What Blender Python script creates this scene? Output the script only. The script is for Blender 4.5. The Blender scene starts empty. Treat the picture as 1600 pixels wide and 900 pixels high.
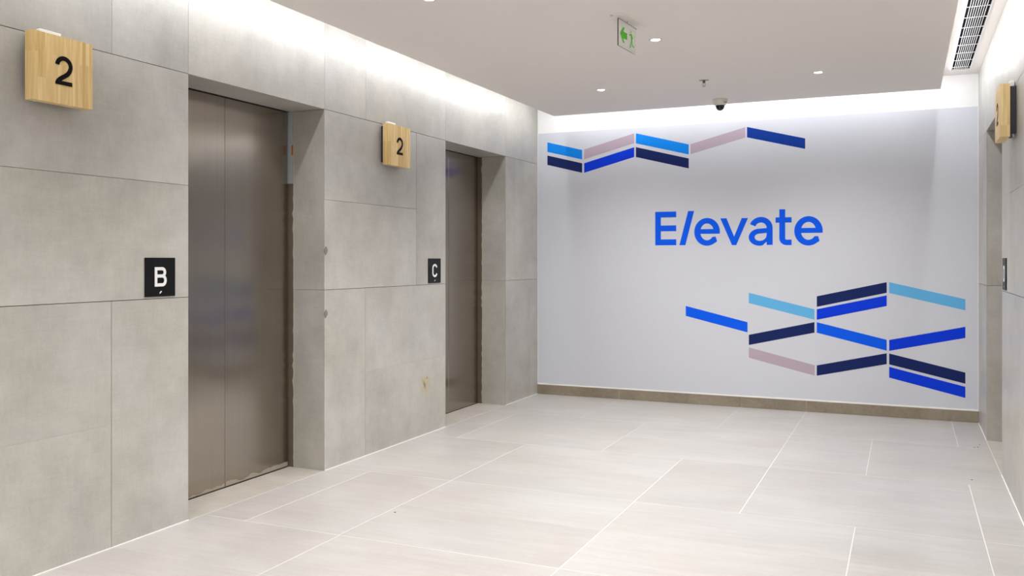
import bpy, bmesh, math, random
from mathutils import Vector, Matrix

# ------------------------------------------------------------------ camera, world, exposure
SC = bpy.context.scene
COL = SC.collection
cam_d = bpy.data.cameras.new('camera')
cam_d.sensor_width = 36.0
cam_d.lens = 36.0 * 1382.0 / 1600.0
cam_d.shift_y = -44.0 / 1600.0
cam_d.clip_start = 0.05
cam = bpy.data.objects.new('camera', cam_d)
COL.objects.link(cam)
cam.location = (0, 0, 1.4)
cam.rotation_euler = (math.radians(90), 0, math.radians(24.024))
SC.camera = cam

world = bpy.data.worlds.new('world')
SC.world = world
world.use_nodes = True
world.node_tree.nodes['Background'].inputs[0].default_value = (1, 0.98, 0.95, 1)
world.node_tree.nodes['Background'].inputs[1].default_value = 0.0

SC.view_settings.view_transform = 'Standard'
SC.view_settings.look = 'None'
SC.view_settings.gamma = 1.0
SC.view_settings.use_curve_mapping = False
SC.view_settings.exposure = 0.42

COVE_W_PER_M = 4.2          # LED strip in the three coves
SPOT_W = 106.0                # each downlight
COVE_COL = (0.95, 0.97, 1.0)
SPOT_COL = (1.0, 0.98, 0.96)

# room numbers (metres; camera stands over the origin, 1.4 m up)
XL, XR, YB, Y0 = -3.524, 0.568, 8.567, -2.6
ZC, ZS = 3.0, 2.84                         # upper ceiling, dropped ceiling
SX0, SX1, SY1 = -3.227, 0.264, 8.275       # dropped ceiling outline
DOORS_Y = ((3.633, 4.852), (6.538, 7.757))
DEP, TT = 0.296, 0.008                     # door plane behind tile face, tile thickness


# ------------------------------------------------------------------ the lamps of the coves
def cove_lamp(name, a, b, facing, k=1.0):
    a, b = Vector(a), Vector(b)
    d = bpy.data.lights.new(name, 'AREA')
    d.shape = 'RECTANGLE'
    d.size = (b - a).length
    d.size_y = 0.014
    d.energy = COVE_W_PER_M * d.size * k
    d.color = COVE_COL
    o = bpy.data.objects.new(name, d)
    COL.objects.link(o)
    z = -Vector(facing)
    x = (b - a).normalized()
    y = z.cross(x)
    m = Matrix((x, y, z)).transposed().to_4x4()
    m.translation = (a + b) / 2
    o.matrix_world = m


ZL = 2.953
cove_lamp('cove_lamp', (SX0 - .006, Y0 + .2, ZL), (SX0 - .006, SY1, ZL), (-.7071, 0, -.7071), 0.85)
cove_lamp('cove_lamp', (SX0, SY1 + .006, ZL), (SX1, SY1 + .006, ZL), (0, .7071, -.7071), 0.62)
cove_lamp('cove_lamp', (SX1 + .006, Y0 + .2, ZL), (SX1 + .006, SY1, ZL), (.7071, 0, -.7071))


# ------------------------------------------------------------------ materials
def srgb(r, g, b):
    def f(c):
        c /= 255.0
        return c / 12.92 if c <= 0.04045 else ((c + 0.055) / 1.055) ** 2.4
    return (f(r), f(g), f(b), 1.0)


def new_mat(name):
    m = bpy.data.materials.new(name)
    m.use_nodes = True
    nt = m.node_tree
    return m, nt, nt.nodes['Principled BSDF']


def N(nt, t, **kw):
    n = nt.nodes.new(t)
    for k, v in kw.items():
        setattr(n, k, v)
    return n


def plain(name, col, rough=0.5, metal=0.0, bump=0.0, bump_scale=300, var=0.03, spec=None):
    m, nt, b = new_mat(name)
    tc = N(nt, 'ShaderNodeTexCoord')
    no = N(nt, 'ShaderNodeTexNoise')
    no.inputs['Scale'].default_value = 9
    no.inputs['Detail'].default_value = 4
    nt.links.new(tc.outputs['Object'], no.inputs['Vector'])
    mx = N(nt, 'ShaderNodeMix', data_type='RGBA')
    mx.inputs[6].default_value = [c * (1 - var) for c in col[:3]] + [1]
    mx.inputs[7].default_value = [min(1, c * (1 + var)) for c in col[:3]] + [1]
    nt.links.new(no.outputs['Fac'], mx.inputs[0])
    nt.links.new(mx.outputs[2], b.inputs['Base Color'])
    b.inputs['Roughness'].default_value = rough
    b.inputs['Metallic'].default_value = metal
    if spec is not None:
        b.inputs['Specular IOR Level'].default_value = spec
    if bump:
        n2 = N(nt, 'ShaderNodeTexNoise')
        n2.inputs['Scale'].default_value = bump_scale
        nt.links.new(tc.outputs['Object'], n2.inputs['Vector'])
        bp = N(nt, 'ShaderNodeBump')
        bp.inputs['Strength'].default_value = bump
        bp.inputs['Distance'].default_value = 0.001
        nt.links.new(n2.outputs['Fac'], bp.inputs['Height'])
        nt.links.new(bp.outputs['Normal'], b.inputs['Normal'])
    return m


def emit(name, col, strength):
    m, nt, b = new_mat(name)
    b.inputs['Base Color'].default_value = (1, 1, 1, 1)
    b.inputs['Emission Color'].default_value = col
    b.inputs['Emission Strength'].default_value = strength
    return m


def cement_tile(name, light, dark, warm, rough, streaks, stain=False, contrast=1.0, spec=0.5):
    """porcelain tile with a cloudy cement print; streaks = [(scale xyz, weight)]"""
    m, nt, b = new_mat(name)
    L = nt.links.new
    tc = N(nt, 'ShaderNodeTexCoord')
    oi = N(nt, 'ShaderNodeObjectInfo')
    cb = N(nt, 'ShaderNodeCombineXYZ')
    for i, k in enumerate((37.0, 61.0, 17.0)):
        mu = N(nt, 'ShaderNodeMath', operation='MULTIPLY')
        mu.inputs[1].default_value = k
        L(oi.outputs['Random'], mu.inputs[0])
        L(mu.outputs[0], cb.inputs[i])
    add = N(nt, 'ShaderNodeVectorMath', operation='ADD')
    L(tc.outputs['Object'], add.inputs[0])
    L(cb.outputs[0], add.inputs[1])
    acc = None
    for sc3, detail, w in streaks:
        mp = N(nt, 'ShaderNodeMapping')
        mp.inputs['Scale'].default_value = sc3
        L(add.outputs[0], mp.inputs['Vector'])
        no = N(nt, 'ShaderNodeTexNoise')
        no.inputs['Scale'].default_value = 1.0
        no.inputs['Detail'].default_value = detail
        no.inputs['Roughness'].default_value = 0.62
        L(mp.outputs[0], no.inputs['Vector'])
        mu = N(nt, 'ShaderNodeMath', operation='MULTIPLY_ADD')
        L(no.outputs['Fac'], mu.inputs[0])
        mu.inputs[1].default_value = w
        if acc is None:
            mu.inputs[2].default_value = 0.0
        else:
            L(acc, mu.inputs[2])
        acc = mu.outputs[0]
    tot = sum(w for _, _, w in streaks)
    mr = N(nt, 'ShaderNodeMapRange')
    mr.inputs['From Min'].default_value = tot * (0.5 - 0.17 / contrast)
    mr.inputs['From Max'].default_value = tot * (0.5 + 0.17 / contrast)
    L(acc, mr.inputs['Value'])
    mx = N(nt, 'ShaderNodeMix', data_type='RGBA')
    mx.inputs[6].default_value = dark
    mx.inputs[7].default_value = light
    L(mr.outputs[0], mx.inputs[0])
    # slow drift between a cool and a warm grey
    n2 = N(nt, 'ShaderNodeTexNoise')
    n2.inputs['Scale'].default_value = 1.4
    n2.inputs['Detail'].default_value = 2
    L(add.outputs[0], n2.inputs['Vector'])
    mr2 = N(nt, 'ShaderNodeMapRange')
    mr2.inputs['From Min'].default_value = 0.35
    mr2.inputs['From Max'].default_value = 0.65
    L(n2.outputs['Fac'], mr2.inputs['Value'])
    mw = N(nt, 'ShaderNodeMix', data_type='RGBA', blend_type='MULTIPLY')
    mw.inputs[7].default_value = warm
    L(mr2.outputs[0], mw.inputs[0])
    L(mx.outputs[2], mw.inputs[6])
    # each tile a shade lighter or darker
    mr3 = N(nt, 'ShaderNodeMapRange')
    mr3.inputs['To Min'].default_value = 0.96
    mr3.inputs['To Max'].default_value = 1.03
    L(oi.outputs['Random'], mr3.inputs['Value'])
    sc_ = N(nt, 'ShaderNodeVectorMath', operation='SCALE')
    L(mw.outputs[2], sc_.inputs[0])
    L(mr3.outputs[0], sc_.inputs['Scale'])
    out = sc_.outputs[0]
    if stain:
        ge = N(nt, 'ShaderNodeNewGeometry')
        nz = N(nt, 'ShaderNodeTexNoise')
        nz.inputs['Scale'].default_value = 14
        nz.inputs['Detail'].default_value = 6
        L(ge.outputs['Position'], nz.inputs['Vector'])
        for ctr, scl, lo, hi, colr in (((XL, 6.19, .40), (1, 8.5, 7.5), .35, 1.1, srgb(178, 166, 136)),
                                       ((XL, 6.185, .395), (1, 26, 13.5), .2, .85, srgb(108, 98, 72)),
                                       ((XL, 6.225, .452), (1, 45, 45), .3, .9, srgb(125, 112, 84)),
                                       ((XL, 6.215, .508), (1, 50, 60), .3, .9, srgb(150, 140, 112))):
            sub = N(nt, 'ShaderNodeVectorMath', operation='SUBTRACT')
            L(ge.outputs['Position'], sub.inputs[0])
            sub.inputs[1].default_value = ctr
            rt = N(nt, 'ShaderNodeVectorRotate', rotation_type='X_AXIS')
            rt.inputs['Angle'].default_value = math.radians(-32)
            L(sub.outputs[0], rt.inputs['Vector'])
            ml = N(nt, 'ShaderNodeVectorMath', operation='MULTIPLY')
            L(rt.outputs[0], ml.inputs[0])
            ml.inputs[1].default_value = scl
            le = N(nt, 'ShaderNodeVectorMath', operation='LENGTH')
            L(ml.outputs[0], le.inputs[0])
            ad = N(nt, 'ShaderNodeMath', operation='MULTIPLY_ADD')
            L(nz.outputs['Fac'], ad.inputs[0])
            ad.inputs[1].default_value = 1.9
            L(le.outputs['Value'], ad.inputs[2])
            mrs = N(nt, 'ShaderNodeMapRange', interpolation_type='SMOOTHSTEP')
            mrs.inputs['From Min'].default_value = lo + .7
            mrs.inputs['From Max'].default_value = hi + .7
            mrs.inputs['To Min'].default_value = 0.85
            mrs.inputs['To Max'].default_value = 0.0
            L(ad.outputs[0], mrs.inputs['Value'])
            mm = N(nt, 'ShaderNodeMix', data_type='RGBA')
            L(mrs.outputs[0], mm.inputs[0])
            L(out, mm.inputs[6])
            mm.inputs[7].default_value = colr
            out = mm.outputs[2]
    L(out, b.inputs['Base Color'])
    b.inputs['Roughness'].default_value = rough
    b.inputs['Specular IOR Level'].default_value = spec
    return m


WALL_STREAKS = [((2.2, 2.2, 1.8), 5, 1.0), ((7, 7, 9), 4, 0.35), ((60, 60, 10), 3, 0.22), ((11, 11, 70), 3, 0.20), ((110, 110, 110), 2, 0.22)]
WALL_ARGS = (srgb(189, 187, 183), srgb(160, 158, 153), (0.985, 0.97, 0.93, 1))
M_wall = cement_tile('wall cement tile', *WALL_ARGS, 0.36, WALL_STREAKS, contrast=1.3)
M_wall_stain = cement_tile('stained wall cement tile', *WALL_ARGS, 0.36, WALL_STREAKS, stain=True, contrast=1.3)
M_floor = cement_tile('floor cement tile', srgb(187, 185, 184), srgb(165, 162, 160), (0.985, 0.965, 0.935, 1), 0.36,
                      [((1.3, 2.4, 1), 4, 1.0), ((1.6, 22, 1), 4, 0.6), ((7, 80, 1), 3, 0.5), ((70, 90, 1), 2, 0.35)], contrast=1.1)
M_sill = cement_tile('dusty threshold tile', srgb(186, 182, 177), srgb(164, 158, 150), (0.98, 0.96, 0.93, 1), 0.42,
                     [((2.5, 5, 1), 4, 1.0), ((9, 24, 1), 4, 0.6), ((60, 60, 1), 2, 0.3)])
M_base = cement_tile('skirting tile', srgb(156, 146, 130), srgb(124, 114, 98), (0.97, 0.95, 0.92, 1), 0.4,
                     [((3, 3, 3), 5, 1.0), ((30, 30, 30), 3, 0.5)])
M_wgrout = plain('dark wall joint', srgb(78, 74, 68), 0.9)
M_fgrout = plain('pale floor grout', srgb(212, 209, 205), 0.8)
M_white = plain('white ceiling paint', srgb(238, 232, 228), 0.85, bump=0.15, bump_scale=500, var=0.01)
M_paint = plain('white wall paint', srgb(236, 236, 236), 0.8, bump=0.3, bump_scale=60, var=0.02)
M_caulk = plain('white sealant', srgb(232, 231, 228), 0.7, var=0.03)
M_black = plain('black lacquer', srgb(14, 14, 17), 0.4, spec=0.2)
M_blackbox = plain('black plastic housing', srgb(46, 43, 50), 0.5)
M_ink = plain('black vinyl', srgb(16, 14, 13), 0.6, spec=0.1)
M_letter = plain('white acrylic letter', srgb(228, 228, 228), 0.45)
M_dark = plain('near-black gap', srgb(30, 28, 26), 0.8)
M_duct = plain('dark duct lining', srgb(24, 20, 48), 0.8)
M_ventw = plain('white aluminium', srgb(232, 232, 232), 0.4)
M_chrome = plain('brushed chrome', srgb(190, 186, 180), 0.25, 1.0)
M_green = plain('green print', srgb(98, 212, 58), 0.5, spec=0.2)
M_mortar = plain('crumbly mortar', srgb(176, 168, 152), 0.95, bump=0.8, bump_scale=120, var=0.25)
M_dust = plain('cement dust smear', srgb(148, 140, 127), 0.95, bump=0.6, bump_scale=90, var=0.2)
M_bluegrey = plain('pale blue protective film', srgb(172, 180, 186), 0.45, var=0.08)
M_brown = plain('brown steel frame', srgb(112, 100, 86), 0.5, 0.3, var=0.2)
M_orange = plain('orange tape', srgb(186, 104, 52), 0.6, var=0.1)
M_plastic = plain('ivory white plastic', srgb(226, 222, 212), 0.45)
M_glow = emit('downlight lens', (1, 0.97, 0.93, 1), 30.0)
M_led = emit('led tape', (0.95, 0.97, 1, 1), 3.0)

V = lambda n, c: plain(n, srgb(*c), 0.5, var=0.015, spec=0.15)
M_vinyl = plain('pale lavender vinyl', srgb(205, 208, 217), 0.42, var=0.012, bump=0.10, bump_scale=14, spec=0.4)
M_azure = V('azure vinyl', (8, 132, 232))
M_sky = V('sky blue vinyl', (98, 176, 226))
M_navy = V('navy vinyl', (20, 36, 92))
M_royal = V('royal blue vinyl', (0, 56, 218))
M_cobalt = V('cobalt vinyl', (0, 90, 238))
M_deep = V('deep blue vinyl', (8, 54, 146))
M_lilac = V('dusty lilac vinyl', (180, 164, 178))


def steel():
    m, nt, b = new_mat('brushed stainless steel')
    L = nt.links.new
    tc = N(nt, 'ShaderNodeTexCoord')
    mp = N(nt, 'ShaderNodeMapping')
    mp.inputs['Scale'].default_value = (240, 240, 1.2)
    L(tc.outputs['Object'], mp.inputs['Vector'])
    no = N(nt, 'ShaderNodeTexNoise')
    no.inputs['Scale'].default_value = 1
    no.inputs['Detail'].default_value = 3
    L(mp.outputs[0], no.inputs['Vector'])
    mx = N(nt, 'ShaderNodeMix', data_type='RGBA')
    mx.inputs[6].default_value = srgb(155, 147, 136)
    mx.inputs[7].default_value = srgb(174, 166, 155)
    L(no.outputs['Fac'], mx.inputs[0])
    L(mx.outputs[2], b.inputs['Base Color'])
    b.inputs['Metallic'].default_value = 1.0
    # sheet metal is never quite flat
    n3 = N(nt, 'ShaderNodeTexNoise')
    n3.inputs['Scale'].default_value = 2.3
    n3.inputs['Detail'].default_value = 1
    L(tc.outputs['Object'], n3.inputs['Vector'])
    bp = N(nt, 'ShaderNodeBump')
    bp.inputs['Strength'].default_value = 0.25
    bp.inputs['Distance'].default_value = 0.012
    L(n3.outputs['Fac'], bp.inputs['Height'])
    b2 = N(nt, 'ShaderNodeBump')
    b2.inputs['Strength'].default_value = 0.035
    b2.inputs['Distance'].default_value = 0.0006
    L(no.outputs['Fac'], b2.inputs['Height'])
    L(bp.outputs['Normal'], b2.inputs['Normal'])
    L(b2.outputs['Normal'], b.inputs['Normal'])
    b.inputs['Roughness'].default_value = 0.19
    b.inputs['Anisotropic'].default_value = 0.93
    tg = N(nt, 'ShaderNodeTangent', direction_type='RADIAL', axis='Z')
    L(tg.outputs[0], b.inputs['Tangent'])
    b.inputs['Anisotropic Rotation'].default_value = 0.0
    return m


M_steel = steel()


def wood():
    m, nt, b = new_mat('laminated pale pine')
    L = nt.links.new
    tc = N(nt, 'ShaderNodeTexCoord')
    oi = N(nt, 'ShaderNodeObjectInfo')
    cb = N(nt, 'ShaderNodeCombineXYZ')
    for i, k in enumerate((13.0, 29.0, 7.0)):
        mu = N(nt, 'ShaderNodeMath', operation='MULTIPLY')
        mu.inputs[1].default_value = k
        L(oi.outputs['Random'], mu.inputs[0])
        L(mu.outputs[0], cb.inputs[i])
    add = N(nt, 'ShaderNodeVectorMath', operation='ADD')
    L(tc.outputs['Object'], add.inputs[0])
    L(cb.outputs[0], add.inputs[1])
    mp = N(nt, 'ShaderNodeMapping')
    mp.inputs['Scale'].default_value = (70, 70, 3.5)
    L(add.outputs[0], mp.inputs['Vector'])
    no = N(nt, 'ShaderNodeTexNoise')
    no.inputs['Scale'].default_value = 1
    no.inputs['Detail'].default_value = 4
    no.inputs['Distortion'].default_value = 0.6
    L(mp.outputs[0], no.inputs['Vector'])
    r1 = N(nt, 'ShaderNodeValToRGB')
    r1.color_ramp.elements[0].position = 0.33
    r1.color_ramp.elements[0].color = srgb(212, 179, 118)
    r1.color_ramp.elements[1].position = 0.68
    r1.color_ramp.elements[1].color = srgb(236, 210, 156)
    L(no.outputs['Fac'], r1.inputs[0])
    r2 = N(nt, 'ShaderNodeValToRGB')
    e = r2.color_ramp.elements
    e[0].position = 0.0
    e[0].color = (0.86, 0.80, 0.66, 1)
    e[1].position = 1.0
    e[1].color = (1.05, 1.05, 1.08, 1)
    k = e.new(0.35)
    k.color = (0.99, 0.97, 0.93, 1)
    L(oi.outputs['Random'], r2.inputs[0])
    mx = N(nt, 'ShaderNodeMix', data_type='RGBA', blend_type='MULTIPLY')
    mx.inputs[0].default_value = 1.0
    L(r1.outputs[0], mx.inputs[6])
    L(r2.outputs[0], mx.inputs[7])
    L(mx.outputs[2], b.inputs['Base Color'])
    b.inputs['Roughness'].default_value = 0.5
    return m


M_wood = wood()


def acrylic():
    m, nt, b = new_mat('clear acrylic')
    b.inputs['Base Color'].default_value = (0.97, 0.99, 0.97, 1)
    b.inputs['Roughness'].default_value = 0.02
    b.inputs['IOR'].default_value = 1.2
    b.inputs['Transmission Weight'].default_value = 1.0
    return m


M_acrylic = acrylic()


# ------------------------------------------------------------------ helpers
def box(bm, a, b, bev=0.0):
    x0, x1 = sorted((a[0], b[0])); y0, y1 = sorted((a[1], b[1])); z0, z1 = sorted((a[2], b[2]))
    vs = [bm.verts.new(p) for p in ((x0, y0, z0), (x1, y0, z0), (x1, y1, z0), (x0, y1, z0),
                                    (x0, y0, z1), (x1, y0, z1), (x1, y1, z1), (x0, y1, z1))]
    fs = [bm.faces.new([vs[i] for i in q]) for q in ((0, 3, 2, 1), (4, 5, 6, 7), (0, 1, 5, 4), (1, 2, 6, 5), (2, 3, 7, 6), (3, 0, 4, 7))]
    if bev:
        es = list({e for f in fs for e in f.edges})
        bmesh.ops.bevel(bm, geom=es, offset=bev, segments=1, affect='EDGES', profile=0.5)


def obj(name, bm, mat, parent=None, origin=None, smooth=False):
    """link a bmesh (in world coordinates) as one object with its origin at `origin`"""
    if origin is None:
        n = max(1, len(bm.verts))
        origin = sum((v.co for v in bm.verts), Vector()) / n
    origin = Vector(origin)
    bmesh.ops.recalc_face_normals(bm, faces=bm.faces[:])
    bmesh.ops.translate(bm, verts=bm.verts[:], vec=-origin)
    me = bpy.data.meshes.new(name)
    bm.to_mesh(me)
    bm.free()
    me.materials.append(mat)
    if smooth:
        for p in me.polygons:
            p.use_smooth = True
    o = bpy.data.objects.new(name, me)
    COL.objects.link(o)
    if parent is not None:
        o.parent = parent
        o.location = origin - world_loc(parent)
    else:
        o.location = origin
    return o


def world_loc(o):
    p = Vector(o.location)
    while o.parent is not None:
        o = o.parent
        p += Vector(o.location)
    return p


def boxobj(name, a, b, mat, parent=None, bev=0.0, origin=None):
    bm = bmesh.new()
    box(bm, a, b, bev)
    if origin is None:
        origin = (Vector(a) + Vector(b)) / 2
    return obj(name, bm, mat, parent, origin)


def thing(name, loc, label, cat, group=None):
    o = bpy.data.objects.new(name, None)
    o.empty_display_size = 0.1
    COL.objects.link(o)
    o.location = loc
    o['label'] = label
    o['category'] = cat
    if group:
        o['group'] = group
    return o


def struct(o):
    o['kind'] = 'structure'
    return o


class Frame:
    """a drawing plane: origin, right, up, outward normal"""
    def __init__(s, o, u, v, n):
        s.o, s.u, s.v, s.n = Vector(o), Vector(u), Vector(v), Vector(n)

    def p(s, a, b, c=0.0):
        return s.o + s.u * a + s.v * b + s.n * c


LIFT = [0]


def lift():
    LIFT[0] = (LIFT[0] + 1) % 7
    return LIFT[0] * .00007


def prism(bm, fr, pts, t0, t1):
    t1 += lift()
    """a flat outline in the frame, from height t0 to t1 above its plane"""
    top = [bm.verts.new(fr.p(a, b, t1)) for a, b in pts]
    bot = [bm.verts.new(fr.p(a, b, t0)) for a, b in pts]
    bm.faces.new(top)
    n = len(pts)
    for i in range(n):
        j = (i + 1) % n
        bm.faces.new((top[i], bot[i], bot[j], top[j]))


def ribbon(bm, fr, outer, inner, t0, t1, closed=False):
    """solid band between two polylines of equal length"""
    t1 += lift()
    n = len(outer)
    A = [bm.verts.new(fr.p(a, b, t1)) for a, b in outer]
    B = [bm.verts.new(fr.p(a, b, t1)) for a, b in inner]
    C = [bm.verts.new(fr.p(a, b, t0)) for a, b in outer]
    D = [bm.verts.new(fr.p(a, b, t0)) for a, b in inner]
    for i in range(n if closed else n - 1):
        j = (i + 1) % n
        bm.faces.new((A[i], A[j], B[j], B[i]))
        bm.faces.new((A[j], A[i], C[i], C[j]))
        bm.faces.new((B[i], B[j], D[j], D[i]))
    if not closed:
        bm.faces.new((A[0], B[0], D[0], C[0]))
        bm.faces.new((B[-1], A[-1], C[-1], D[-1]))


def arc(cx, cy, rx, ry, a0, a1, n=28):
    return [(cx + rx * math.cos(math.radians(a0 + (a1 - a0) * i / n)), cy + ry * math.sin(math.radians(a0 + (a1 - a0) * i / n))) for i in range(n + 1)]


def stroke(bm, fr, pts, w, t0, t1, closed=False):
    n = len(pts)
    P = [Vector((a, b)) for a, b in pts]
    o, q = [], []
    for i in range(n):
        if closed:
            d0 = (P[i] - P[i - 1]).normalized(); d1 = (P[(i + 1) % n] - P[i]).normalized()
        else:
            d0 = (P[i] - P[max(i - 1, 0)]); d1 = (P[min(i + 1, n - 1)] - P[i])
            d0 = d0.normalized() if d0.length else d1.normalized()
            d1 = d1.normalized() if d1.length else d0
        n0 = Vector((-d0.y, d0.x)); n1 = Vector((-d1.y, d1.x))
        m = (n0 + n1).normalized()
        k = (w / 2) / max(0.35, m.dot(n0))
        o.append(tuple(P[i] + m * k)); q.append(tuple(P[i] - m * k))
    ribbon(bm, fr, o, q, t0, t1, closed)


def lathe(bm, prof, c, seg=24):
    """profile [(r, z)] turned about the vertical through c"""
    rings = []
    for r, z in prof:
        if r < 1e-6:
            rings.append([bm.verts.new((c[0], c[1], c[2] + z))])
        else:
            rings.append([bm.verts.new((c[0] + r * math.cos(2 * math.pi * i / seg), c[1] + r * math.sin(2 * math.pi * i / seg), c[2] + z)) for i in range(seg)])
    for a, b in zip(rings, rings[1:]):
        for i in range(seg):
            j = (i + 1) % seg
            if len(a) == 1 and len(b) == 1:
                continue
            if len(a) == 1:
                bm.faces.new((a[0], b[i], b[j]))
            elif len(b) == 1:
                bm.faces.new((a[i], a[j], b[0]))
            else:
                bm.faces.new((a[i], a[j], b[j], b[i]))


# ------------------------------------------------------------------ floor
fl = bmesh.new()
box(fl, (XL - .9, Y0 - .2, -.12), (XR + .9, YB + .25, -.0003))
floor = struct(obj('floor', fl, M_fgrout, origin=(-1.5, 3, 0)))
G = 0.0022      # half a floor joint


def ftile(x0, x1, y0, y1, gx0=G, gx1=G, gy0=G, gy1=G, mat=None):
    boxobj('tile', (x0 + gx0, y0 + gy0, -.010), (x1 - gx1, y1 - gy1, 0), mat or M_floor, floor)


g2 = 0.0009     # the tight joint between two halves of a pair
XLa, XRa = XL + .002, XR - .002
rows = [
    (7.412, YB - .012, [XLa, -2.637, -1.440, -.842, .358, XRa], {}),
    (6.180, 7.412, [XLa, -3.236, -2.040, -.842, -.240, XRa], {0: (6.81, 0), 1: (6.81, 1), 2: (6.79, 1), 4: (6.79, 1)}),
    (4.965, 6.180, [XLa, -2.637, -1.440, -.842, .356, XRa], {0: (5.57, 1), 1: (5.57, 1), 3: (5.57, 1)}),
    (3.752, 4.965, [XLa, -3.240, -2.637, -1.438, -.244, .356, XRa], {2: (4.37, 1), 3: (4.39, 1), 4: (4.37, 1)}),
    (2.540, 3.752, [XLa, -2.630, -1.438, -.842, .356, XRa], {0: (3.15, 1), 1: (3.15, 1), 3: (3.15, 1)}),
    (1.328, 2.540, [XLa, -3.238, -2.040, -.842, -.240, XRa], {}),
    (0.116, 1.328, [XLa, -2.637, -1.440, -.842, .356, XRa], {}),
    (-1.096, 0.116, [XLa, -3.238, -2.040, -.842, -.240, XRa], {}),
    (Y0 + .02, -1.096, [XLa, -2.637, -1.440, -.842, .356, XRa], {}),
]
for y0, y1, xs, split in rows:
    for i, (a, b) in enumerate(zip(xs, xs[1:])):
        if i in split:
            ys, tight = split[i]
            gg = g2 if tight else G
            ftile(a, b, y0, ys, gy1=gg)
            ftile(a, b, ys, y1, gy0=gg)
        else:
            ftile(a, b, y0, y1)
for (a, b) in DOORS_Y:                       # threshold strips inside the portals
    ftile(XL - DEP + .004, XLa, a + .002, b - .002, mat=M_sill)
    ftile(XRa, XR + DEP - .004, a + .002, b - .002, mat=M_sill)


# ------------------------------------------------------------------ side walls with their tiles
GW = 0.0016      # half a wall joint
GT = 0.0007      # half a tight joint


def side_wall(name, xf, s, mirror_stain=False):
    """xf: tile face; s = -1: wall lies towards -x, +1: towards +x"""
    bm = bmesh.new()
    xb0, xb1 = xf + s * TT, xf + s * .50
    edges = [Y0]
    for a, b in DOORS_Y:
        edges += [a - TT, b + TT]
    edges.append(YB + .2)
    for i in range(0, len(edges), 2):
        box(bm, (xb0, edges[i], -.1), (xb1, edges[i + 1], 3.05))
    for a, b in DOORS_Y:
        box(bm, (xb0, a - TT, 2.4 + TT), (xb1, b + TT, 3.05))
    box(bm, (xb1, Y0, -.1), (xb1 + s * .1, YB + .2, 3.05))
    w = struct(obj(name, bm, M_wgrout, origin=(xf, 3, 0)))

    def tile(y0, y1, z0, z1, gl=GW, gr=GW, gb=GW, gt=GW, mat=M_wall):
        boxobj('tile', (xf, y0 + gl, z0 + gb), (xf + s * TT, y1 - gr, z1 - gt), mat, w)

    a1, b1 = DOORS_Y[0]
    a2, b2 = DOORS_Y[1]
    E = YB - .003
    # bottom row
    tile(Y0 + .01, -.472, 0, 1.2); tile(-.472, .728, 0, 1.2); tile(.728, 1.928, 0, 1.2)
    tile(1.928, 3.130, 0, .6, gt=.0003); tile(1.928, 3.130, .6, 1.2, gb=.0003)
    tile(3.130, a1, 0, 1.2, gr=0)
    tile(b1, 5.337, 0, 1.2, gl=0)
    tile(5.337, a2, 0, .6, gr=0, gt=.0003, mat=M_wall_stain if s < 0 else M_wall)
    tile(5.337, a2, .6, 1.2, gr=0, gb=.0003)
    tile(b2, 8.357, 0, 1.2, gl=0, gr=GT); tile(8.357, E, 0, 1.2, gl=GT)
    # middle row
    tile(Y0 + .01, .03, 1.2, 2.4); tile(.03, 1.23, 1.2, 2.4); tile(1.23, 2.43, 1.2, 2.4)
    tile(2.43, a1, 1.2, 1.8, gr=0, gt=.001); tile(2.43, a1, 1.8, 2.4, gr=0, gb=.001)
    tile(b1, 6.056, 1.2, 1.8, gl=0, gt=.001); tile(b1, 6.056, 1.8, 2.4, gl=0, gb=.001)
    tile(6.056, a2, 1.2, 2.4, gr=0)
    tile(b2, 7.974, 1.2, 2.4, gl=0, gr=.001); tile(7.974, E, 1.2, 2.4, gl=.001)
    # top row, over the openings too
    ys = [Y0 + .01, .13, 1.33, 2.53, 3.133, a1, b1, 5.340, a2, b2, E]
    for p, q in zip(ys, ys[1:]):
        over = (p, q) in DOORS_Y
        tile(p, q, 2.4, 2.999, gb=0 if over else GW, gl=.001, gr=.001)
    # reveals
    for a, b in DOORS_Y:
        for yy, sg in ((a, -1), (b, 1)):
            for z0, z1 in ((0, 1.2), (1.2, 2.4)):
                boxobj('tile', (xf + s * TT, yy, z0 + .001), (xf + s * .25, yy + sg * TT, z1 - .001), M_wall, w)
        boxobj('tile', (xf + s * TT, a + .001, 2.4), (xf + s * .2925, b - .001, 2.4 + TT), M_wall, w)
    # bead of sealant at the floor
    segs = [(Y0, a1), (b1, a2), (b2, YB)]
    bm = bmesh.new()
    for p, q in segs:
        box(bm, (xf, p, 0.0002), (xf - s * .004, q, .005))
    obj('sealant_bead', bm, M_caulk, w)
    return w


wall_left = side_wall('wall_left', XL, -1)
wall_right = side_wall('wall_right', XR, 1)

# ------------------------------------------------------------------ back wall, skirting, front wall
bm = bmesh.new()
box(bm, (XL - .01, YB, -.1), (XR + .01, YB + .2, 3.05))
wall_back = struct(obj('wall_back', bm, M_paint, origin=(-1.5, YB, 0)))
bm = bmesh.new()
box(bm, (XL, YB - .004, .101), (XL + .006, YB, 2.99))
box(bm, (XR - .005, YB - .004, .101), (XR, YB, 2.99))
obj('sealant_bead', bm, M_caulk, wall_back)
bm = bmesh.new()
box(bm, (XL - .6, Y0 - .2, -.1), (XR + .6, Y0, 3.05))
wall_front = struct(obj('wall_front', bm, M_paint, origin=(-1.5, Y0, 0)))

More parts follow.
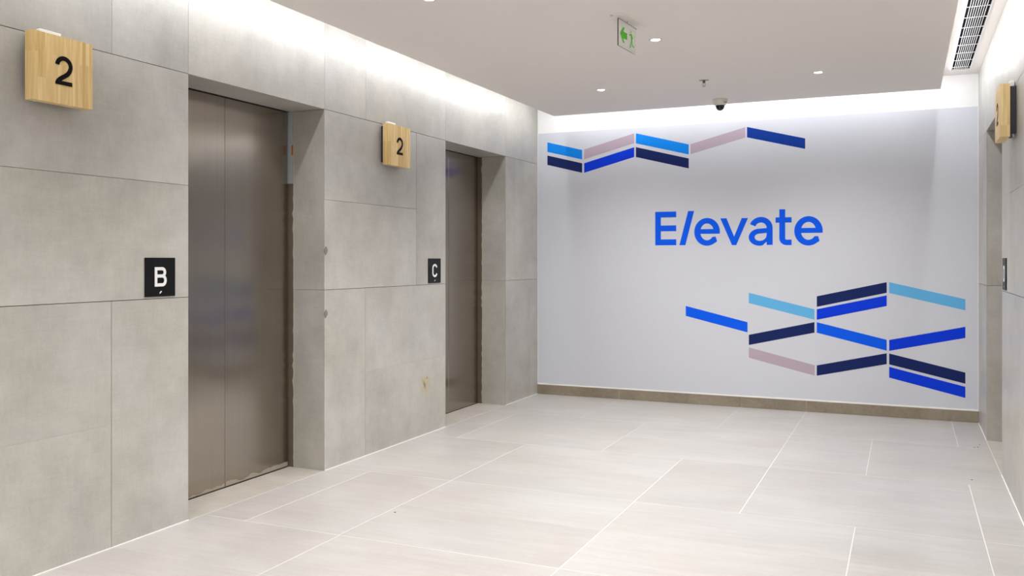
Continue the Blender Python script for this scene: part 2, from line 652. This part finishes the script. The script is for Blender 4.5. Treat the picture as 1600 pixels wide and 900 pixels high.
rnd = random.Random(5)
bm = bmesh.new()
n = 90
fr_back = Frame((0, YB, 0), (1, 0, 0), (0, 0, 1), (0, -1, 0))
up, lo = [], []
for i in range(n + 1):
    x = XL + (XR - XL) * i / n
    up.append((x, .1045 + rnd.random() * .006)); lo.append((x, .0985))
ribbon(bm, fr_back, up, lo, 0.0, .0085)
base = bmesh.new()
box(base, (XL, YB - .003, .0), (XR, YB, .0985))
baseboard = struct(obj('baseboard_back', base, M_caulk, origin=(-1.5, YB, 0)))
obj('sealant_bead', bm, M_caulk, baseboard)
bx = [XL, -2.635, -1.441, -.842, .355, XR]
for p, q in zip(bx, bx[1:]):
    boxobj('tile', (p + .002, YB - .011, .001), (q - .002, YB - .003, .0995), M_base, baseboard)

# ------------------------------------------------------------------ ceiling: upper slab with the vent opening, dropped panel, led tape
VX0, VX1, VY0, VY1 = .348, .486, 2.60, 8.335
bm = bmesh.new()
box(bm, (XL - .1, Y0 - .1, ZC), (VX0, YB + .1, ZC + .12))
box(bm, (VX1, Y0 - .1, ZC), (XR + .1, YB + .1, ZC + .12))
box(bm, (VX0, Y0 - .1, ZC), (VX1, VY0, ZC + .12))
box(bm, (VX0, VY1, ZC), (VX1, YB + .1, ZC + .12))
ceiling = struct(obj('ceiling', bm, M_white, origin=(-1.5, 3, ZC)))
boxobj('dropped_panel', (SX0, Y0 + .02, ZS), (SX1, SY1, ZC), M_white, ceiling)
for a, b in (((SX0 - .004, Y0 + .2, ZL - .006), (SX0, SY1, ZL + .006)),
             ((SX0, SY1, ZL - .006), (SX1, SY1 + .004, ZL + .006)),
             ((SX1, Y0 + .2, ZL - .006), (SX1 + .004, SY1, ZL + .006))):
    boxobj('led_tape', a, b, M_led, ceiling)


# ------------------------------------------------------------------ lift doors in their portals
def lift_door(n, xf, s, ys, detailed, label):
    a, b = ys
    xd = xf + s * DEP
    mid = (a + b) / 2
    d = bpy.data.objects.new('door_%d' % n, None)
    COL.objects.link(d)
    d.location = (xd, mid, 0)
    d['kind'] = 'structure'
    d['label'] = label
    for p, q in ((a + .010, mid - .0015), (mid + .0015, b - .010)):
        boxobj('door_panel', (xd, p, .004), (xd + s * .03, q, 2.3965), M_steel, d, bev=.002)
    # near-black sheet added as gap shade behind the panels, sill under them, steel frame strip beside them
    boxobj('dark_backing', (xd + s * .034, a - .008, .001), (xd + s * .08, b + .008, 2.408), M_dark, d)
    boxobj('sill', (xd - s * .003, a - .004, -.0011), (xd + s * .06, b + .004, .0005), M_chrome, d)
    for yy, sg in ((a, -1), (b, 1)):
        if detailed and sg > 0:
            fs = boxobj('frame', (xf + s * .252, yy + .001, .001), (xd + s * .03, yy + sg * TT, 1.915), M_brown, d)
            fu = boxobj('frame', (xf + s * .252, yy + .001, 1.915), (xd + s * .03, yy + sg * TT, 2.40), M_bluegrey, d)
            fu['label'] = 'pale blue upper length of frame'
            t = boxobj('tape', (xf + s * .250, yy - .0012, 2.108), (xf + s * .270, yy + .001, 2.175), M_orange, fu)
            t['label'] = 'orange tape scrap'
        else:
            boxobj('frame', (xf + s * .252, yy + sg * .0005, .001), (xd + s * .03, yy + sg * TT, 2.40), M_brown, d)
    # ragged mortar edge between reveal tile and frame
    rr = random.Random(n * 7)
    fr = Frame((0, b, 0), (-1 * -s, 0, 0), (0, 0, 1), (0, -1, 0))
    L_, R_ = [], []
    k = 70
    for i in range(k + 1):
        z = .004 + 2.39 * i / k
        w = .003 + (rr.random() ** 3) * .012
        L_.append(((xf + s * .2495) * s, z))
        R_.append(((xf + s * .2495) * s + w, z))
    bm = bmesh.new()
    ribbon(bm, fr, L_, R_, -.001, .0022)
    obj('ragged_edge', bm, M_mortar, d)
    # near-black ragged strip along the gap under the lintel tile
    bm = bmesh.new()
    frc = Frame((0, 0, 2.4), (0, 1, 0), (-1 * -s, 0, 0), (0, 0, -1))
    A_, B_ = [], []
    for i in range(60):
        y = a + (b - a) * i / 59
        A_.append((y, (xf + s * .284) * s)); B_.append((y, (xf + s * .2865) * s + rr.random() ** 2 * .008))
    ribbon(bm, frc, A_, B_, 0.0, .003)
    obj('ragged_edge', bm, M_dark, d)
    if detailed:
        # cement dust left along the foot of each panel
        frd = Frame((xd, 0, 0), (0, 1, 0), (0, 0, 1), (-s, 0, 0))
        for p, q in ((a, mid - .006), (mid + .006, b - .01)):
            bm = bmesh.new()
            T_, U_ = [], []
            hh = .02
            for i in range(41):
                y = p + (q - p) * i / 40
                hh = min(.028, max(.004, hh + rr.uniform(-.007, .0072)))
                T_.append((y, .010 + hh)); U_.append((y, .010))
            ribbon(bm, frd, T_, U_, 0.0, .0015)
            obj('dust_smear', bm, M_dust, d)
    return d


lift_door(1, XL, -1, DOORS_Y[0], True, 'wide brushed steel lift door with dusty foot beside the B plate')
lift_door(2, XL, -1, DOORS_Y[1], False, 'narrow-looking brushed steel lift door deeper in the lobby beside the C plate')
lift_door(3, XR, 1, DOORS_Y[1], False, 'lift door hidden in the portal of the right wall')
lift_door(4, XR, 1, DOORS_Y[0], False, 'lift door in the near portal of the right wall, out of frame')


# ------------------------------------------------------------------ glyphs (drawn from strokes; unit: metre, centred)
def glyph_two(bm, fr, t0, t1, k=1.0):
    w = .0200 * k
    pts = [(x * k, y * k) for x, y in arc(.0005, .0225, .0345, .0335, 176, -18, 26)]
    pts += [(x * k, y * k) for x, y in ((.0290, .0020), (.0205, -.0100), (.0085, -.0195), (-.0060, -.0285), (-.0190, -.0375), (-.0290, -.0470), (-.0345, -.0560))]
    stroke(bm, fr, pts, w, t0, t1)
    prism(bm, fr, [(-.0440 * k, -.0630 * k), (.0430 * k, -.0630 * k), (.0430 * k, -.0450 * k), (-.0310 * k, -.0450 * k), (-.0425 * k, -.052 * k)], t0, t1)


def glyph_b(bm, fr, t0, t1):
    w = .0165
    prism(bm, fr, [(-.0395, -.05), (-.0230, -.05), (-.0230, .05), (-.0395, .05)], t0, t1)
    top = [(-.030, .0418)] + [(x, y) for x, y in arc(.0100, .0230, .0180, .0188, 90, -90, 14)] + [(-.030, .0042)]
    stroke(bm, fr, top, w, t0, t1)
    bot = [(-.030, .0042)] + [(x, y) for x, y in arc(.0120, -.0188, .0200, .0230, 90, -90, 14)] + [(-.030, -.0418)]
    stroke(bm, fr, bot, w, t0, t1)


def glyph_c(bm, fr, t0, t1):
    pts = arc(0, .019, .033, .0265, 12, 180, 18) + arc(0, -.019, .033, .0265, 180, 348, 18)
    stroke(bm, fr, pts, .0165, t0, t1)


def glyph_d(bm, fr, t0, t1):
    prism(bm, fr, [(-.0395, -.05), (-.0230, -.05), (-.0230, .05), (-.0395, .05)], t0, t1)
    pts = [(-.030, .0418)] + arc(.000, .0158, .032, .026, 90, 0, 10) + arc(.000, -.0158, .032, .026, 0, -90, 10) + [(-.030, -.0418)]
    stroke(bm, fr, pts, .0165, t0, t1)


# ------------------------------------------------------------------ wooden floor-number blocks
def number_block(y0, xf, s, label, seed):
    W, T, Z0, Z1, GAP = .306, .050, 2.095, 2.395, .034
    xb, xfz = xf - s * GAP, xf - s * (GAP + T)
    ym = y0 + W / 2
    t = thing('floor_number_sign', (xf, ym, Z0), label, 'sign', 'wooden floor number signs')
    boxobj('housing', (xf, y0 + .028, Z0 + .022), (xb, y0 + W - .028, Z1 - .012), M_blackbox, t, bev=.002)
    boxobj('power_plug', (xf - s * .004, y0 + .075, Z1 - .012), (xf - s * .030, y0 + .185, Z1 + .028), M_caulk, t, bev=.003)
    boxobj('cable', (xf - s * .008, y0 + .060, Z0 + .004), (xf - s * .016, y0 + .067, Z0 + .022), M_caulk, t)
    core = bmesh.new()
    rr = random.Random(seed)
    ys = [0.0]
    while ys[-1] < W - .034:
        ys.append(ys[-1] + rr.choice((.018, .024, .026, .032, .036)))
    ys[-1] = W
    for p, q in zip(ys, ys[1:]):
        cuts = [Z0]
        if rr.random() < .6:
            cuts.append(Z0 + rr.uniform(.06, .24))
        cuts.append(Z1)
        for u, v in zip(cuts, cuts[1:]):
            boxobj('stave', (xb, y0 + p + .0001, u + .0001), (xfz, y0 + q - .0001, v - .0001), M_wood, t)
    core.free()
    fr = Frame((xfz, ym + .0, 2.243), (0, -s, 0), (0, 0, 1), (-s, 0, 0))
    bm = bmesh.new()
    glyph_two(bm, fr, 0.0, .0012)
    g = obj('digit', bm, M_ink, t)
    g['label'] = 'black digit 2'
    return t


number_block(2.643, XL, -1, 'pale wooden block with black 2 beside the lift door with the B plate', 3)
number_block(5.515, XL, -1, 'pale wooden block with black 2 on the pier between the two lift doors', 11)
number_block(5.690, XR, 1, 'pale wooden block with black 2 seen edge-on on the right-hand wall', 8)


# ------------------------------------------------------------------ black letter plates
def letter_plate(y0, y1, xf, s, glyph, ch, label, kx):
    ym = (y0 + y1) / 2
    t = thing('letter_plate', (xf, ym, 1.211), label, 'sign', 'black lift letter plates')
    boxobj('plate', (xf, y0, 1.211), (xf - s * .006, y1, 1.411), M_black, t, bev=.001)
    fr = Frame((xf - s * .006, ym, 1.3125), (0, -s, 0), (0, 0, 1), (-s, 0, 0))
    bm = bmesh.new()
    glyph(bm, fr, 0, .0012)
    g = obj('letter', bm, M_letter, t)
    g['label'] = 'white letter ' + ch
    bm = bmesh.new()
    for u, v in kx:                              # raised dots of the tactile cell
        lathe_c = fr.p(u, v, 0)
        prism(bm, fr, arc(u, v, .0035, .0035, 0, 330, 11), 0, .0012)
    obj('tactile_dot', bm, M_letter, t)


letter_plate(3.333, 3.535, XL, -1, glyph_b, 'B', 'black square plate with white letter B', [(-.004, -.0835), (-.001, -.0795), (.004, -.0765)])
letter_plate(6.241, 6.446, XL, -1, glyph_c, 'C', 'black square plate with white letter C', [(-.003, -.083), (.003, -.078)])
letter_plate(6.241, 6.446, XR, 1, glyph_d, 'D', 'black plate with white letter seen edge-on on the right-hand wall', [(-.003, -.083), (.003, -.078)])

# ------------------------------------------------------------------ mural
mur = bmesh.new()
rr = random.Random(2)
up, lo = [], []
n = 60
for i in range(n + 1):
    x = XL + .007 + (XR - XL - .013) * i / n
    up.append((x, 2.718)); lo.append((x, .1125 + rr.random() * .004))
ribbon(mur, fr_back, up, lo, 0.0002, .0015)
mural = obj('wall_mural', mur, M_vinyl, origin=(-1.5, YB, .11))
mural['label'] = 'pale lavender wall graphic with blue chevron stripes and the word Elevate'
mural['category'] = 'mural'

STRIPES = [   # left x, right x, (z top, z bottom) at the left end, the same at the right end, vinyl, colour word
    (-3.414, -3.031, (2.624, 2.524), (2.525, 2.428), M_azure, 'azure'),
    (-3.414, -3.031, (2.487, 2.389), (2.389, 2.291), M_navy, 'navy'),
    (-3.010, -2.482, (2.528, 2.429), (2.663, 2.565), M_lilac, 'dusty lilac'),
    (-3.010, -2.482, (2.388, 2.290), (2.525, 2.427), M_royal, 'royal blue'),
    (-2.464, -1.934, (2.663, 2.562), (2.524, 2.426), M_azure, 'azure'),
    (-2.464, -1.934, (2.525, 2.426), (2.387, 2.290), M_navy, 'navy'),
    (-1.917, -1.395, (2.525, 2.427), (2.658, 2.560), M_lilac, 'dusty lilac'),
    (-1.379, -0.853, (2.660, 2.561), (2.522, 2.425), M_deep, 'deep blue'),
    (-1.963, -1.374, (.951, .854), (.809, .713), M_cobalt, 'cobalt blue'),
    (-1.362, -0.771, (1.088, .991), (.945, .850), M_sky, 'sky blue'),
    (-1.362, -0.771, (.690, .593), (.827, .730), M_navy, 'navy'),
    (-1.362, -0.769, (.571, .474), (.430, .334), M_lilac, 'dusty lilac'),
    (-0.751, -0.159, (1.065, .968), (1.201, 1.106), M_navy, 'navy'),
    (-0.751, -0.159, (.946, .849), (1.083, .988), M_royal, 'royal blue'),
    (-0.751, -0.159, (.827, .731), (.687, .590), M_cobalt, 'cobalt blue'),
    (-0.751, -0.159, (.430, .335), (.567, .470), M_navy, 'navy'),
    (-0.139, 0.466, (1.201, 1.105), (1.060, .964), M_sky, 'sky blue'),
    (-0.139, 0.466, (.686, .589), (.822, .726), M_royal, 'royal blue'),
    (-0.139, 0.466, (.566, .469), (.427, .331), M_navy, 'navy'),
    (-0.139, 0.466, (.447, .351), (.304, .208), M_royal, 'royal blue'),
]
for xa, xb, (ta, ba), (tb, bb), mt, cw in STRIPES:
    bm = bmesh.new()
    prism(bm, fr_back, [(xa, ba), (xb, bb), (xb, tb), (xa, ta)], .0015, .0021)
    o = obj('stripe', bm, mt, mural)
    o['label'] = cw + ' slanting stripe'


def R(bm, x0, x1, z0, z1):
    prism(bm, fr_back, [(x0, z0), (x1, z0), (x1, z1), (x0, z1)], .0015, .0021)


def P(bm, pts):
    prism(bm, fr_back, pts, .0015, .0021)


def ring(bm, cx, cz, ro, ri, a0, a1, n=36, shift=0.0):
    ribbon(bm, fr_back, arc(cx, cz, ro[0], ro[1], a0, a1, n), arc(cx + shift, cz, ri[0], ri[1], a0, a1, n), .0015, .0021)


letters = []
bm = bmesh.new()
P(bm, [(-2.267, 1.543), (-2.057, 1.543), (-2.057, 1.601), (-2.210, 1.601), (-2.210, 1.681), (-2.057, 1.681), (-2.057, 1.738), (-2.210, 1.738),
       (-2.210, 1.817), (-2.057, 1.817), (-2.057, 1.874), (-2.267, 1.874)])
letters.append(('E', bm))
bm = bmesh.new()
P(bm, [(-2.026, 1.543), (-1.967, 1.543), (-1.881, 1.875), (-1.940, 1.875)])
letters.append(('l', bm))


def small_e(x0, x1, z0, z1):
    bm = bmesh.new()
    cx, cz = (x0 + x1) / 2, (z0 + z1) / 2
    rx, rz = (x1 - x0) / 2, (z1 - z0) / 2
    ix, iz = rx - .059, rz - .053
    b0, b1 = cz - .019, cz + .027
    a_end = 360 - 44
    ring(bm, cx, cz, (rx, rz), (ix, iz), math.degrees(math.asin((b0 - cz) / rz)), 180)
    # lower bowl with a slanting terminal
    o_, i_ = arc(cx, cz, rx, rz, 180, 360 - 48, 30), arc(cx, cz, ix, iz, 180, 360 - 38, 30)
    o_[-1] = (o_[-1][0] + .010, o_[-1][1] + .004)
    i_.append((i_[-1][0] + .032, i_[-1][1] + .003))
    o_.append((o_[-1][0] + .004, o_[-1][1] + .004))
    ribbon(bm, fr_back, o_, i_, .0015, .0021)
    R(bm, cx - ix - .02, x1 - .004, b0, b1)
    return bm


letters.append(('e', small_e(-1.880, -1.633, 1.536, 1.804)))
bm = bmesh.new()
P(bm, [(-1.630, 1.798), (-1.571, 1.798), (-1.499, 1.622), (-1.428, 1.797), (-1.369, 1.797), (-1.479, 1.540), (-1.519, 1.540)])
letters.append(('v', bm))
bm = bmesh.new()
R(bm, -1.198, -1.143, 1.540, 1.702)
ring(bm, -1.2505, 1.700, (.1075, .104), (.0525, .0515), 0, 90)
o_, i_ = arc(-1.2505, 1.700, .1075, .104, 90, 159), arc(-1.2505, 1.700, .0525, .0515, 90, 163)
ribbon(bm, fr_back, o_, i_, .0015, .0021)
ring(bm, -1.262, 1.6135, (.101, .0805), (.046, .034), 90, 285)
P(bm, [(-1.262, 1.6475), (-1.190, 1.6545), (-1.190, 1.7005), (-1.262, 1.694)])
P(bm, [(-1.190, 1.600), (-1.190, 1.578), (-1.236, 1.5357), (-1.250, 1.5807), (-1.232, 1.584), (-1.215, 1.596), (-1.203, 1.612), (-1.198, 1.640), (-1.190, 1.640)])
letters.append(('a', bm))
bm = bmesh.new()
R(bm, -1.0835, -1.030, 1.603, 1.872)
R(bm, -1.117, -.973, 1.747, 1.797)
ring(bm, -1.0175, 1.603, (.066, .066), (.0125, .015), 180, 270, 16)
R(bm, -1.0175, -.973, 1.537, 1.588)
letters.append(('t', bm))
letters.append(('e', small_e(-.949, -.699, 1.532, 1.803)))
for ch, bm in letters:
    o = obj('letter', bm, M_cobalt, mural)
    o['label'] = 'cobalt blue letter ' + ch


# ------------------------------------------------------------------ downlights
def downlight(x, y, label, group=None):
    t = thing('downlight', (x, y, ZS), label, 'downlight', group)
    bm = bmesh.new()
    lathe(bm, [(.029, -.0012), (.034, -.004), (.041, -.003), (.043, 0), (.029, 0), (.029, -.0012)], (x, y, ZS))
    obj('trim_ring', bm, M_ventw, t, smooth=True)
    bm = bmesh.new()
    lathe(bm, [(0, -.0022), (.015, -.002), (.029, -.0008), (.029, 0), (0, 0)], (x, y, ZS))
    obj('lens', bm, M_glow, t)
    d = bpy.data.lights.new('downlight_lamp', 'SPOT')
    d.energy = SPOT_W
    d.color = SPOT_COL
    d.spot_size = math.radians(140)
    d.spot_blend = 1.0
    d.shadow_soft_size = 0.03
    o = bpy.data.objects.new('downlight_lamp', d)
    COL.objects.link(o)
    o.parent = t
    o.location = (0, 0, -.036)


downlight(-1.497, 5.667, 'glowing round downlight just beside the green exit sign', 'ceiling downlights')
downlight(-2.361, 7.150, 'glowing round downlight nearest the far left corner of the dropped ceiling', 'ceiling downlights')
downlight(-0.618, 7.160, 'glowing round downlight nearest the air vent on the right', 'ceiling downlights')
downlight(-2.404, 4.270, 'glowing round downlight cut by the top edge of the picture', 'ceiling downlights')
for x, y, w in ((-.62, 4.27, 'right of the exit sign, just out of frame'), (-1.50, 2.80, 'in front of the exit sign, above the frame'),
                (-2.40, 1.35, 'left of the camera, near the left cove'), (-.62, 1.35, 'just ahead of the camera'),
                (-1.50, -.10, 'beside the camera, mid ceiling'), (-2.40, -1.5, 'behind the camera by the left cove'), (-.62, -1.5, 'behind the camera by the right cove')):
    downlight(x, y, 'round downlight in the dropped ceiling ' + w, 'ceiling downlights')

# ------------------------------------------------------------------ hanging exit sign
ex = thing('exit_sign', (-1.535, 5.150, ZS), 'clear acrylic exit sign with green arrow and running figure hanging from ceiling', 'exit sign')
yaw = math.atan2(.027, .291)
eu = Vector((math.sin(yaw), math.cos(yaw), 0))
en = Vector((math.cos(yaw), -math.sin(yaw), 0))
fe = Frame((-1.535, 5.150, 2.822), eu, (0, 0, 1), en)


def slab(bm, fr, u0, u1, v0, v1, t0, t1):
    c = [fr.p(u, v, t) for t in (t0, t1) for u, v in ((u0, v0), (u1, v0), (u1, v1), (u0, v1))]
    vs = [bm.verts.new(p) for p in c]
    for q in ((0, 1, 2, 3), (4, 5, 6, 7), (0, 1, 5, 4), (1, 2, 6, 5), (2, 3, 7, 6), (3, 0, 4, 7)):
        bm.faces.new([vs[i] for i in q])


bm = bmesh.new()
slab(bm, fe, -.146, .146, -.160, 0.0, -.003, .003)
obj('panel', bm, M_acrylic, ex)
bm = bmesh.new()
slab(bm, fe, -.175, .175, .0155, .018, -.045, .045)
obj('cover_plate', bm, M_white, ex)
bm = bmesh.new()
slab(bm, fe, -.146, .146, -.003, .004, -.0032, .0032)
slab(bm, fe, -.170, -.160, .012, .0155, -.038, -.026)
slab(bm, fe, -.003, .003, .004, .0155, -.002, .002)
o = obj('light_rail', bm, M_chrome, ex)
bm = bmesh.new()
K = lambda pts: prism(bm, fe, pts, .0031, .0036)
K([(-.122, -.082), (-.078, -.036), (-.050, -.036), (-.072, -.062), (-.010, -.062), (-.010, -.102), (-.072, -.102), (-.050, -.130), (-.078, -.130)])
o = obj('arrow', bm, M_green, ex)
o['label'] = 'green arrow'
bm = bmesh.new()
K = lambda pts: prism(bm, fe, pts, .0031, .0036)
K(arc(.052, -.038, .0075, .0075, 0, 330, 11))                                     # head
K([(.044, -.048), (.064, -.050), (.074, -.088), (.054, -.092)])                   # trunk
K([(.048, -.050), (.046, -.058), (.024, -.068), (.022, -.060)])                   # leading arm
K([(.062, -.050), (.086, -.072), (.080, -.078), (.060, -.060)])                   # trailing arm
K([(.054, -.088), (.064, -.092), (.052, -.118), (.044, -.140), (.034, -.138), (.044, -.112)])   # standing leg
K([(.060, -.090), (.074, -.086), (.078, -.112), (.104, -.118), (.102, -.126), (.068, -.120)])   # lifted leg
o = obj('running_figure', bm, M_green, ex)
o['label'] = 'green running figure'
bm = bmesh.new()
for a in ((.020, .112, -.0255, -.024), (.020, .112, -.1515, -.150), (.020, .0212, -.150, -.0255), (.1108, .112, -.150, -.0255)):
    slab(bm, fe, a[0], a[1], a[2], a[3], .0031, .0034)
obj('door_outline', bm, M_green, ex)

# ------------------------------------------------------------------ sprinkler
sp = thing('sprinkler', (-1.482, 7.107, ZS), 'small chrome sprinkler head under the ceiling beside the dome camera', 'sprinkler')
c = (-1.482, 7.107, ZS)
bm = bmesh.new(); lathe(bm, [(.0, 0), (.040, 0), (.040, -.0015), (.030, -.004), (.012, -.005), (0, -.005)], c); obj('escutcheon', bm, M_chrome, sp, smooth=True)
bm = bmesh.new(); lathe(bm, [(0, -.004), (.011, -.004), (.012, -.018), (.009, -.022), (0, -.022)], c); obj('body', bm, M_brown, sp, smooth=True)
bm = bmesh.new()
fs = Frame((c[0], c[1], ZS), (.9, .435, 0), (0, 0, 1), (.435, -.9, 0))
for sg in (-1, 1):
    stroke(bm, fs, [(sg * .009, -.019), (sg * .013, -.030), (sg * .010, -.042), (0, -.048)], .004, -.002, .002)
prism(bm, fs, [(-.002, -.022), (.002, -.022), (.002, -.044), (-.002, -.044)], -.002, .002)
obj('yoke', bm, M_chrome, sp)
bm = bmesh.new(); lathe(bm, [(0, -.047), (.014, -.048), (.014, -.050), (0, -.050)], c, 16); obj('deflector', bm, M_chrome, sp)

# ------------------------------------------------------------------ dome camera
c = (-1.526, 8.010, ZS)
dc = thing('dome_camera', c, 'white dome security camera with black dome at the ceiling edge', 'security camera')
bm = bmesh.new(); lathe(bm, [(0, 0), (.066, 0), (.067, -.008), (.063, -.034), (.052, -.050), (.041, -.056), (0, -.056)], c, 32); obj('housing', bm, M_plastic, dc, smooth=True)
bm = bmesh.new(); lathe(bm, [(.040, -.055), (.040, -.062)] + [(.039 * math.cos(math.radians(t)), -.062 - .040 * math.sin(math.radians(t))) for t in range(0, 90, 9)] + [(0, -.102)], c, 32)
obj('dome', bm, plain('black smoked dome', srgb(14, 14, 16), 0.12), dc, smooth=True)
bm = bmesh.new(); fd = Frame((c[0], c[1], ZS), (.914, .407, 0), (0, 0, 1), (.407, -.914, 0))
slab(bm, fd, .012, .046, -.036, -.033, .046, .060); obj('slot', bm, M_blackbox, dc)

# ------------------------------------------------------------------ linear air vent
vt = thing('air_vent', ((VX0 + VX1) / 2, 5.4, ZC), 'long white slotted air vent in the ceiling cove by the right wall', 'air vent')
bm = bmesh.new()
box(bm, (VX0 + .0005, VY0 + .0005, ZC + .10), (VX1 - .0005, VY1 - .0005, ZC + .115))
box(bm, (VX0 + .0005, VY0 + .0005, ZC + .012), (VX0 + .003, VY1 - .0005, ZC + .10))
box(bm, (VX1 - .003, VY0 + .0005, ZC + .012), (VX1 - .0005, VY1 - .0005, ZC + .10))
box(bm, (VX0 + .0005, VY0 + .0005, ZC + .012), (VX1 - .0005, VY0 + .003, ZC + .10))
box(bm, (VX0 + .0005, VY1 - .003, ZC + .012), (VX1 - .0005, VY1 - .0005, ZC + .10))
obj('duct', bm, M_duct, vt)
bm = bmesh.new()
F = .007
box(bm, (VX0 - F, VY0 - F, ZC - .002), (VX0 + .001, VY1 + F, ZC))
box(bm, (VX1 - .001, VY0 - F, ZC - .002), (VX1 + F, VY1 + F, ZC))
box(bm, (VX0 + .001, VY0 - F, ZC - .002), (VX1 - .001, VY0 + .001, ZC))
box(bm, (VX0 + .001, VY1 - .001, ZC - .002), (VX1 - .001, VY1 + F, ZC))
obj('frame', bm, M_ventw, vt)
NS = 8
wv = VX1 - VX0 - .002
for i in range(1, NS + 1):
    x = VX0 + .001 + wv * (i + .45) / (NS + 1.9)
    boxobj('slat', (x - .0017, VY0 + .001, ZC - .001), (x + .0017, VY1 - .001, ZC + .006), M_ventw, vt)
y = VY1 - .12
while y > VY0:
    boxobj('crossbar', (VX0 + .001, y - .004, ZC - .0015), (VX1 - .001, y + .004, ZC + .002), M_ventw, vt)
    y -= .2745
bm = bmesh.new()
lathe(bm, [(0, -.0015), (.003, -.001), (.004, 0), (0, 0)], (VX1 + .030, 8.12, ZC), 10)
obj('screw', bm, M_chrome, vt)

# ------------------------------------------------------------------ metal clips left on the corner of the pier
for z, lab in ((1.461, 'small grey diamond clip on the pier corner, the upper of two'),
               (1.042, 'small grey diamond clip on the pier corner, the lower of two')):
    fr = Frame((XL, 4.862, z), (0, 1, 0), (0, 0, 1), (1, 0, 0))
    bm = bmesh.new()
    prism(bm, fr, [(-.019, .002), (.003, .029), (.021, .006), (.018, -.008), (-.002, -.029)], 0, .004)
    o = obj('corner_clip', bm, plain('dull zinc', srgb(132, 132, 128), 0.5, 0.4), origin=(XL, 4.862, z))
    o['label'] = lab
    o['category'] = 'clip'
    o['group'] = 'clips on the pier corner'

# ------------------------------------------------------------------ a few dark crumbs on the floor
bm = bmesh.new()
rr = random.Random(4)
for x, y in ((.467, 7.43), (.497, 7.45), (.383, 6.329), (.515, 7.56), (-2.58, 4.213)):
    lathe(bm, [(0, .0), (.006, .0), (.0045, .003), (0, .004)], (x + rr.uniform(-.01, .01), y, 0.0), 7)
cr = obj('crumbs', bm, plain('brown crumbs', srgb(120, 96, 82), 0.9), origin=(0, 6, 0))
cr['kind'] = 'stuff'
cr['label'] = 'few tiny brown crumbs scattered on the pale floor tiles'
cr['category'] = 'crumbs'
